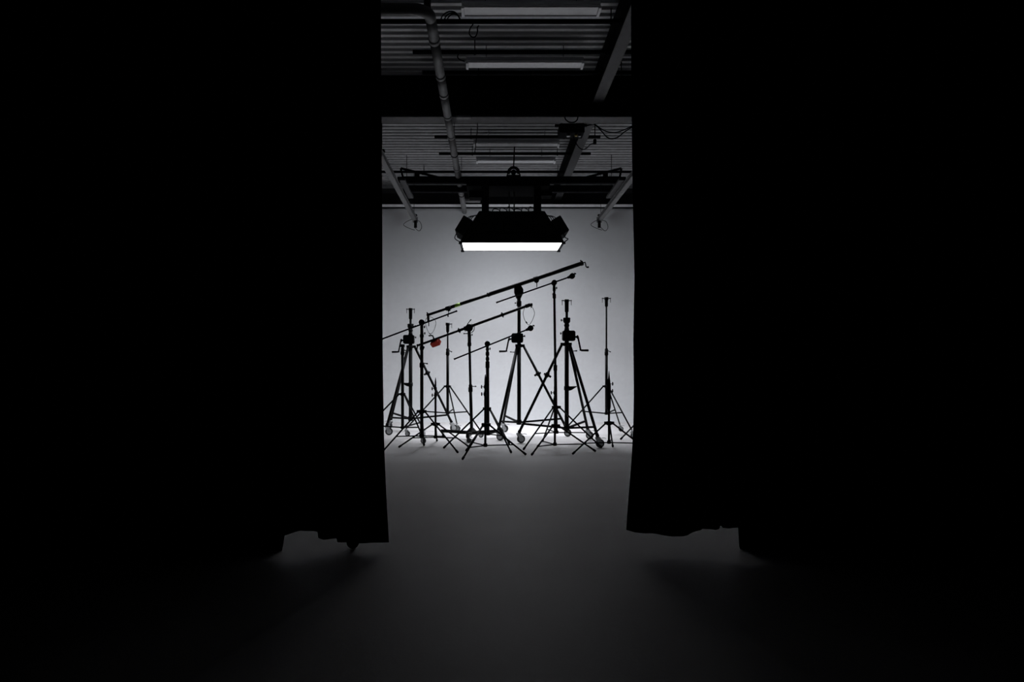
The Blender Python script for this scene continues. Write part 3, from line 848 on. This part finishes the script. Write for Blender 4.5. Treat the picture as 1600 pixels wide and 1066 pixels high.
# ================================================================== OVERHEAD: strut rails and battens
def strut(Y, x0, x1, label, z=EYE + 3.95):
    t = thing('strut_rail', label, 'rail', ((x0 + x1) / 2, Y, z), 0, 'black strut rails under the roof deck')
    Lx = x1 - x0
    k = MB()
    k.box((0, 0, 0.018), (Lx, 0.045, 0.006)); k.box((0, -0.02, 0), (Lx, 0.005, 0.042)); k.box((0, 0.02, 0), (Lx, 0.005, 0.042))
    k.box((0, -0.014, -0.018), (Lx, 0.012, 0.006)); k.box((0, 0.014, -0.018), (Lx, 0.012, 0.006))
    k.build('strut_channel', M_MATTE, t)
    for fx in (-0.28, 0.28) if Lx < 5 else (-0.3, -0.1, 0.1, 0.3):
        q = MB().tube((fx * Lx, 0, 0), (fx * Lx, 0, CEIL_Z - z), 0.007, n=6)
        q.tube((fx * Lx, 0, -0.035), (fx * Lx, 0, -0.015), 0.014, n=6)
        q.build('hanger_rod', M_MATTE, t)
    return t
def fixture(Y, xc, label):
    z = EYE + 3.87
    t = thing('fluorescent_fixture', label, 'light', (xc, Y, z), 0, 'unlit white fluorescent fixtures under the roof deck')
    Lx = 1.52
    Rz = Matrix.Rotation(-PI / 2, 3, 'Z')
    MB().prism([(-0.045, 0.028), (-0.04, 0.075), (0.04, 0.075), (0.045, 0.028)], -Lx / 2, Lx / 2, (0, 0, 0), Rz).build('housing', M_WHITE, t)
    MB().prism([(-0.112, -0.012), (-0.055, 0.028), (0.055, 0.028), (0.112, -0.012)], -Lx / 2 + 0.005, Lx / 2 - 0.005, (0, 0, 0), Rz).build('reflector', M_WHITE, t)
    MB().prism([(-0.105, -0.013), (0.105, -0.013), (0.104, -0.026), (-0.035, -0.036), (-0.104, -0.016)], -Lx / 2 + 0.03, Lx / 2 - 0.03, (0, 0, 0), Rz).build('lens_cover', M_TUBE, t)
    for s in (-1, 1):
        MB().box((s * (Lx / 2 - 0.012), 0, -0.024), (0.03, 0.215, 0.026)).build('end_cap', M_WHITE, t)
        MB().tube((s * 0.5, 0, 0.07), (s * 0.5, -0.02, CEIL_Z - z), 0.005, n=6).build('hanger_wire', M_MATTE, t)
    return t
wide = SIDE - 0.02
strut(8.92, -wide, wide, 'black rail across the whole roof between the two nearest fluorescent fixtures')
strut(9.80, xx(645, 9.8), 2.6, 'black rail just in front of the second nearest fluorescent fixture')
strut(10.50, xx(660, 10.5), 2.55, 'black rail just in front of the deep girder')
strut(13.50, xx(679, 13.5), xx(938, 13.5), 'longer black rail beyond the girder with cut ends')
strut(14.60, xx(686, 14.6), xx(923, 14.6), 'shorter black rail beside the farthest fluorescent fixture')
strut(16.00, -wide, wide, 'black rail across the whole roof above the lamp gantry')
fixture(8.44, xx(829.5, 8.44), 'unlit white fluorescent fixture nearest the curtains')
fixture(9.98, xx(820, 9.98), 'unlit white fluorescent fixture just before the deep girder')
fixture(13.66, xx(807, 13.66), 'unlit white fluorescent fixture beside the black equipment box')
fixture(14.80, xx(806, 14.80), 'unlit white fluorescent fixture farthest back, above the lamp gantry')

# ================================================================== OVERHEAD: tracks and gantry
def track(X, label, posts):
    z = EYE + 3.12
    t = thing('ceiling_track', label, 'track', (X, 14.1, z), 0, 'grey gantry tracks')
    y0, y1 = 11.45 - 14.1, 16.9 - 14.1
    k = MB()
    k.box((0, (y0 + y1) / 2, -0.04), (0.09, y1 - y0, 0.012)); k.box((0, (y0 + y1) / 2, 0.04), (0.09, y1 - y0, 0.012)); k.box((0, (y0 + y1) / 2, 0), (0.012, y1 - y0, 0.07))
    k.build('track_rail', M_PIPE, t)
    for y, pw in ((y0 + 0.12, 0.05), (1.1, 0.010), (y1 - 0.25, 0.010)):
        q = MB().box((0, y, (CEIL_Z - z) / 2 + 0.02), (pw, pw, CEIL_Z - z - 0.05))
        q.box((0, y, 0.055), (0.13, 0.12, 0.02))
        q.build('hanger_post', M_MATTE, t)
    s = -1 if X < 0 else 1
    # end clamp and cable loops
    MB().box((-0.02 * s, y1 - 0.14, -0.12), (0.06, 0.06, 0.16)).build('end_clamp', M_DARK, t)
    MB().box((0.0, y1 + 0.006, -0.0), (0.11, 0.012, 0.12)).build('end_stop', M_PIPE, t)
    lp = [Vector((0.02, y1 - 0.2, -0.04)), Vector((0.12, y1 - 0.2, -0.08)), Vector((0.16, y1 - 0.2, -0.2)), Vector((0.1, y1 - 0.2, -0.28)), Vector((0.0, y1 - 0.2, -0.2))]
    MB().path(spline(lp), 0.006).build('cable_loop', M_DARK, t)
    lp = [Vector((-0.03, y1 - 0.3, -0.04)), Vector((-0.16, y1 - 0.3, -0.1)), Vector((-0.22, y1 - 0.3, -0.17)), Vector((-0.1, y1 - 0.3, -0.24)), Vector((0.02, y1 - 0.3, -0.28))]
    MB().path(spline(lp), 0.006).build('cable_loop', M_DARK, t)
    return t
track(-1.665, 'grey overhead track at the left curtain running to the back', True)
track(2.385, 'grey overhead track at the right curtain running to the back', True)

ga = thing('lamp_gantry', 'black two-beam overhead gantry carrying the lit lamp bank', 'gantry', (0.36, 14.25, 4.58))
gx0, gx1 = -1.60 - 0.36, 2.32 - 0.36
for yy, nm in ((13.9, 'a'), (14.6, 'b')):
    k = MB()
    k.box(((gx0 + gx1) / 2, yy - 14.25, 0), (gx1 - gx0, 0.10, 0.125))
    k.build('cross_beam', M_MATTE, ga)
for s, X in ((-1, gx0 + 0.04), (1, gx1 - 0.02)):
    MB().box((X, 0, -0.075), (0.10, 1.5, 0.04)).build('end_carriage', M_STEEL, ga)
    k = MB().box((X - s * -0.05, -0.5, -0.03), (0.12, 0.08, 0.10)).box((X - s * -0.05, 0.5, -0.03), (0.12, 0.08, 0.10))
    k.build('trolley', M_MATTE, ga)
    px0, px1 = (626, 684) if s < 0 else (971, 917)
    a, b = Pt(px0, 263, 13.75), Pt(px1, 277, 13.9)
    MB().bar(a - Vector(ga.location), b - Vector(ga.location), 0.035, 0.035).build('diagonal_brace', M_MATTE, ga)
    MB().bar(a - Vector(ga.location), Vector((X, -0.45, -0.05)), 0.035, 0.035).build('brace_post', M_MATTE, ga)
    MB().box((X + (-s) * 0.22, -0.3, 0.10), (0.08, 0.12, 0.10)).build('junction_box', M_MATTE, ga)
k = MB().box((-0.05, 0, -0.10), (1.5, 0.9, 0.05))
k.box((-0.62, 0.1, -0.18), (0.28, 0.3, 0.12)); k.box((0.62, 0.1, -0.16), (0.3, 0.3, 0.10))
k.build('mounting_plate', M_FABRIC, ga)

ho_ = thing('chain_hoist', 'small black chain hoist above the middle of the gantry', 'hoist', tuple(Pt(802.5, 272, 14.25)))
k = MB().tube((0, 0, 0.10), (0.02, 0, CEIL_Z - ho_.location.z), 0.012, n=8)
k.build('drop_rod', M_MATTE, ho_)
ring = [Vector((0.095 * math.cos(a), 0, 0.02 + 0.10 * math.sin(a))) for a in [i * PI / 10 - 0.15 for i in range(0, 12)]]
MB().path(ring, 0.028, 8).build('shackle', M_MATTE, ho_)
MB().lathe((0, -0.05, 0.03), [(0, 0.02), (0, 0.045), (0.1, 0.045), (0.1, 0.02)], (0, 1, 0), 12).build('pulley', M_MATTE, ho_)
MB().box((0, 0, -0.10), (0.22, 0.14, 0.14)).build('hoist_body', M_MATTE, ho_)
MB().box((0, 0, -0.02), (0.035, 0.05, 0.10)).build('lifting_lug', M_MATTE, ho_)
for s in (-1, 1):
    MB().path(spline([(s * 0.09, 0, 0.03), (s * 0.12, 0.0, -0.02), (s * 0.115, 0, -0.09)]), 0.012).build('chain', M_MATTE, ho_)

# ================================================================== LAMP BANK
LYc = (LY0 + LY1) / 2
lb = thing('lamp_bank', 'large black softbox lamp bank hanging with its underside glowing white', 'light', (LX, LYc, LZ))
hw, hy = LW / 2, (LY1 - LY0) / 2
def frustum(w0, y0, z0, w1, y1, z1, open_bottom=True, th=0.012):
    k = MB()
    for (wa, ya, za) in ((w0, y0, z0), (w1, y1, z1), (w0 - th, y0 - th, z0), (w1 - th, y1 - th, z1 - th)):
        for sx, sy in ((-1, -1), (1, -1), (1, 1), (-1, 1)):
            k.v.append(Vector((sx * wa, sy * ya, za)))
    for i in range(4):
        j = (i + 1) % 4
        k.f.append((i, j, 4 + j, 4 + i)); k.sm.append(False)
        k.f.append((8 + j, 8 + i, 12 + i, 12 + j)); k.sm.append(False)
        k.f.append((j, i, 8 + i, 8 + j)); k.sm.append(False)
    k.f.append((4, 5, 6, 7)); k.sm.append(False)
    k.f.append((15, 14, 13, 12)); k.sm.append(False)
    return k
frustum(hw + 0.035, hy + 0.035, 0.0, hw - 0.04, hy - 0.04, 0.17).build('skirt', M_MATTE, lb)
frustum(hw - 0.05, hy - 0.05, 0.165, 0.58, hy - 0.14, 0.585).build('lamp_body', M_DARK, lb)
for x0, x1 in ((-0.47, -0.21), (-0.19, 0.35), (0.37, 0.60)):
    MB().box(((x0 + x1) / 2, -hy + 0.07, 0.36), (x1 - x0, 0.05, 0.30), Matrix.Rotation(-0.2, 3, 'X')).build('lamp_module', M_DARK, lb)
di = MB().box((0, 0, 0.012), (LW - 0.02, LY1 - LY0 - 0.02, 0.012)).build('diffuser', M_LAMP, lb)
di['label'] = 'glowing white diffuser sheet'
for sx in (-1, 1):
    for sy in (-1, 1):
        MB().box((sx * (hw + 0.02), sy * (hy + 0.02), -0.004), (0.06, 0.06, 0.03)).build('frame_corner', M_MATTE, lb)
    # tilted side lamp heads
    th = sx * math.radians(31)
    Rm = Matrix.Rotation(th, 3, 'Y')
    c = Vector((sx * 0.845, -0.05, 0.315))
    o = MB().prism(rrect(-0.095, 0.095, -0.155, 0.155, 0.012, 1), -0.38, 0.38, c, Rm.inverted() if False else Matrix.Rotation(-sx * math.radians(31), 3, 'Y')).build('side_lamp_head', M_MATTE, lb)
    k = MB().bar(c + Vector((-sx * 0.02, -0.3, 0.05)), Vector((sx * 0.55, -0.2, 0.42)), 0.05, 0.05)
    k.build('side_arm', M_MATTE, lb)
    for q in range(3):
        pts = [c + Vector((-sx * (0.02 + 0.03 * q), -0.15 + 0.1 * q, 0.10)), c + Vector((-sx * (0.10 + 0.03 * q), -0.15 + 0.1 * q, 0.20 + 0.02 * q)),
               Vector((sx * (0.52 - 0.03 * q), -0.1, 0.56 + 0.015 * q)), Vector((sx * 0.44, 0, 0.62))]
        MB().path(spline(pts), 0.008).build('lamp_cable', M_DARK, lb)
    pts = [c + Vector((sx * 0.06, -0.3, -0.12)), c + Vector((sx * 0.10, -0.3, -0.2)), Vector((sx * 0.99, -0.35, 0.09)), Vector((sx * 0.92, -0.38, 0.03))] if sx > 0 else \
          [c + Vector((-0.12, -0.3, -0.10)), c + Vector((-0.16, -0.3, -0.19)), Vector((-0.985, -0.35, 0.08)), Vector((-0.90, -0.38, 0.03))]
    MB().path(spline(pts), 0.009).build('lamp_cable', M_DARK, lb)
    # suspension posts up to the gantry plate
    MB().box((sx * 0.47, 0, 0.82), (0.13, 0.16, 0.50)).build('suspension_post', M_MATTE, lb)
    MB().box((sx * 0.47, 0, 0.60), (0.20, 0.30, 0.05)).build('post_foot', M_MATTE, lb)
MB().box((0.0, 0, 0.605), (0.16, 0.2, 0.05)).build('junction_box', M_MATTE, lb)
k = MB().box((0, 14.54 - LYc, 3.64 - LZ), (1.5, 0.12, 0.34))  # housing added for the backdrop fill, its hood shielding the plate above
k.box((0, 14.72 - LYc, 3.83 - LZ), (1.5, 0.36, 0.012))
k.box((-0.75, 14.66 - LYc, 3.66 - LZ), (0.012, 0.26, 0.34)); k.box((0.75, 14.66 - LYc, 3.66 - LZ), (0.012, 0.26, 0.34))
k.build('added_fill_hood', M_MATTE, lb)
for x in (-0.03, 0.06):
    MB().box((x, 0.3, 0.82), (0.022, 0.022, 0.50)).build('hanger_strut', M_PIPE, lb)
for q in range(6):
    x = -0.36 + 0.13 * q
    pts = [Vector((x, -0.12, 0.58)), Vector((x + 0.04, -0.14, 0.66 + 0.02 * (q % 3))), Vector((x + 0.14, -0.1, 0.65)), Vector((x + 0.17, -0.08, 0.58))]
    MB().path(spline(pts), 0.008).build('lamp_cable', M_DARK, lb)

# ================================================================== OVERHEAD: box and loose cables
bx = thing('equipment_box', 'small black equipment box hung beside the right roof beam', 'box', tuple(Pt(892, 205, 12.0)))
MB().prism(rrect(-0.195, 0.195, -0.07, 0.07, 0.015, 2), -0.16, 0.16).build('case', M_MATTE, bx)
for s in (-1, 1):
    MB().tube((s * 0.14, 0, 0.06), (s * 0.14, 0, CEIL_Z - bx.location.z), 0.009, n=6).build('hanger_rod', M_MATTE, bx)
MB().box((0, 0, 0.085), (0.5, 0.05, 0.03)).build('mounting_bar', M_MATTE, bx)
MB().lathe((-0.05, -0.10, -0.115), [(0, 0.02), (0.0, 0.03), (0.05, 0.03)], (0, 0, 1), 10).build('connector', M_CHROME, bx)
MB().lathe((0.07, -0.10, -0.11), [(0, 0.016), (0.0, 0.022), (0.045, 0.022)], (0, 0, 1), 10).build('connector', M_BRASS, bx)
MB().lathe((0.13, -0.06, -0.105), [(0, 0.012), (0.0, 0.018), (0.04, 0.018)], (0, 0, 1), 10).build('connector', M_CHROME, bx)

GC = 'loose cables hanging under the roof'
cable_thing('hanging_cable', 'black cable sagging between the equipment box and the right curtain', 'cable',
            [Pt(914, 197, 12.0), Pt(929, 195, 12.03), Pt(940, 205, 12.0), Pt(948, 214, 12.0), Pt(956, 217, 12.0), Pt(966, 214, 12.0), Pt(976, 206, 12.0), Pt(992, 196, 12.0)], 0.010, M_MATTE, group=GC)
cable_thing('hanging_cable', 'black cable sagging shallowly above the deeper sagging one', 'cable',
            [Pt(929, 194, 12.1), Pt(942, 203, 12.1), Pt(955, 207, 12.1), Pt(970, 205, 12.1), Pt(992, 195, 12.1)], 0.009, M_MATTE, group=GC)
t = cable_thing('hanging_cable', 'black drop cable ending in a plug right of the equipment box', 'cable',
            [Pt(929.5, 195, 12.0), Pt(929.6, 210, 12.0), Pt(929.3, 222, 12.0), Pt(922, 226, 12.0), Pt(916, 232, 12.0), Pt(908, 233, 12.0), Pt(900, 224, 12.0), Pt(895, 213, 12.0)], 0.008, M_MATTE, group=GC)
MB().tube((0, 0, Pt(0, 218, 12).z - t.location.z), (0, 0, Pt(0, 225, 12).z - t.location.z), 0.025, n=10).build('plug', M_MATTE, t)
cable_thing('hanging_cable', 'thin black cable dropping from the girder right of the pipe', 'cable',
            [Pt(746, 183, 11.3), Pt(746, 200, 11.32), Pt(744, 220, 11.35), Pt(741.5, 242, 11.4)], 0.007, M_MATTE, group=GC)
cable_thing('hanging_cable', 'small round cable loop on the rail before the nearest fixture', 'cable',
            [Pt(748, 40, 8.92), Pt(746, 43, 8.9), Pt(746, 50, 8.9), Pt(743, 57, 8.9), Pt(738, 58, 8.9), Pt(733.5, 53, 8.9), Pt(734.5, 45, 8.9), Pt(739, 38, 8.92)], 0.007, M_MATTE, group=GC)
cable_thing('hanging_cable', 'cable loop drooping below the deep girder near the equipment box', 'cable',
            [Pt(882, 181, 10.97), Pt(884, 187, 10.95), Pt(890, 191, 10.95), Pt(897, 191, 10.95), Pt(902, 187, 10.95), Pt(903, 180, 10.97)], 0.009, M_MATTE, group=GC)
for i, (a, lb_) in enumerate(((0, 'outer'), (5, 'middle'), (9, 'inner'))):
    cable_thing('fixture_cable', f'{lb_} black cable arching at the end of the nearest fluorescent fixture', 'cable',
                [Pt(688 + a, 34, 8.75 - 0.04 * i), Pt(692 + a, 24 + 0.3 * a, 8.7 - 0.04 * i), Pt(702 + a * 0.5, 18 + 0.5 * a, 8.65 - 0.04 * i), Pt(712 + a * 0.3, 20 + 0.4 * a, 8.65 - 0.04 * i), Pt(720, 32, 8.7 - 0.04 * i)], 0.008, M_MATTE, group='black cables at the nearest fixture')
cable_thing('fixture_cable', 'black cable curling at the end of the second fixture', 'cable',
            [Pt(726, 96, 9.95), Pt(718, 93, 9.93), Pt(715, 88, 9.9), Pt(718, 83, 9.85)], 0.008, M_MATTE)

# curtain-frame caster peeking out below the left hem
cf = thing('floor_caster', 'black caster wheel showing under the hem of the left curtain', 'caster', (xx(551, 5.33), 5.36, 0))
MB().lathe((0, -0.04, 0.042), [(0, 0.02), (0, 0.037), (0.006, 0.042), (0.034, 0.042), (0.04, 0.037), (0.04, 0.02)], (0, 1, 0), 18).build('wheel', M_FABRIC, cf)
k = MB().box((0, -0.02, 0.092), (0.05, 0.066, 0.012)).box((0, -0.05, 0.07), (0.03, 0.006, 0.05)).box((0, 0.01, 0.07), (0.03, 0.006, 0.05))
k.tube((0, -0.02, 0.09), (0, -0.02, 0.3), 0.015, n=8)
k.build('fork', M_FABRIC, cf)
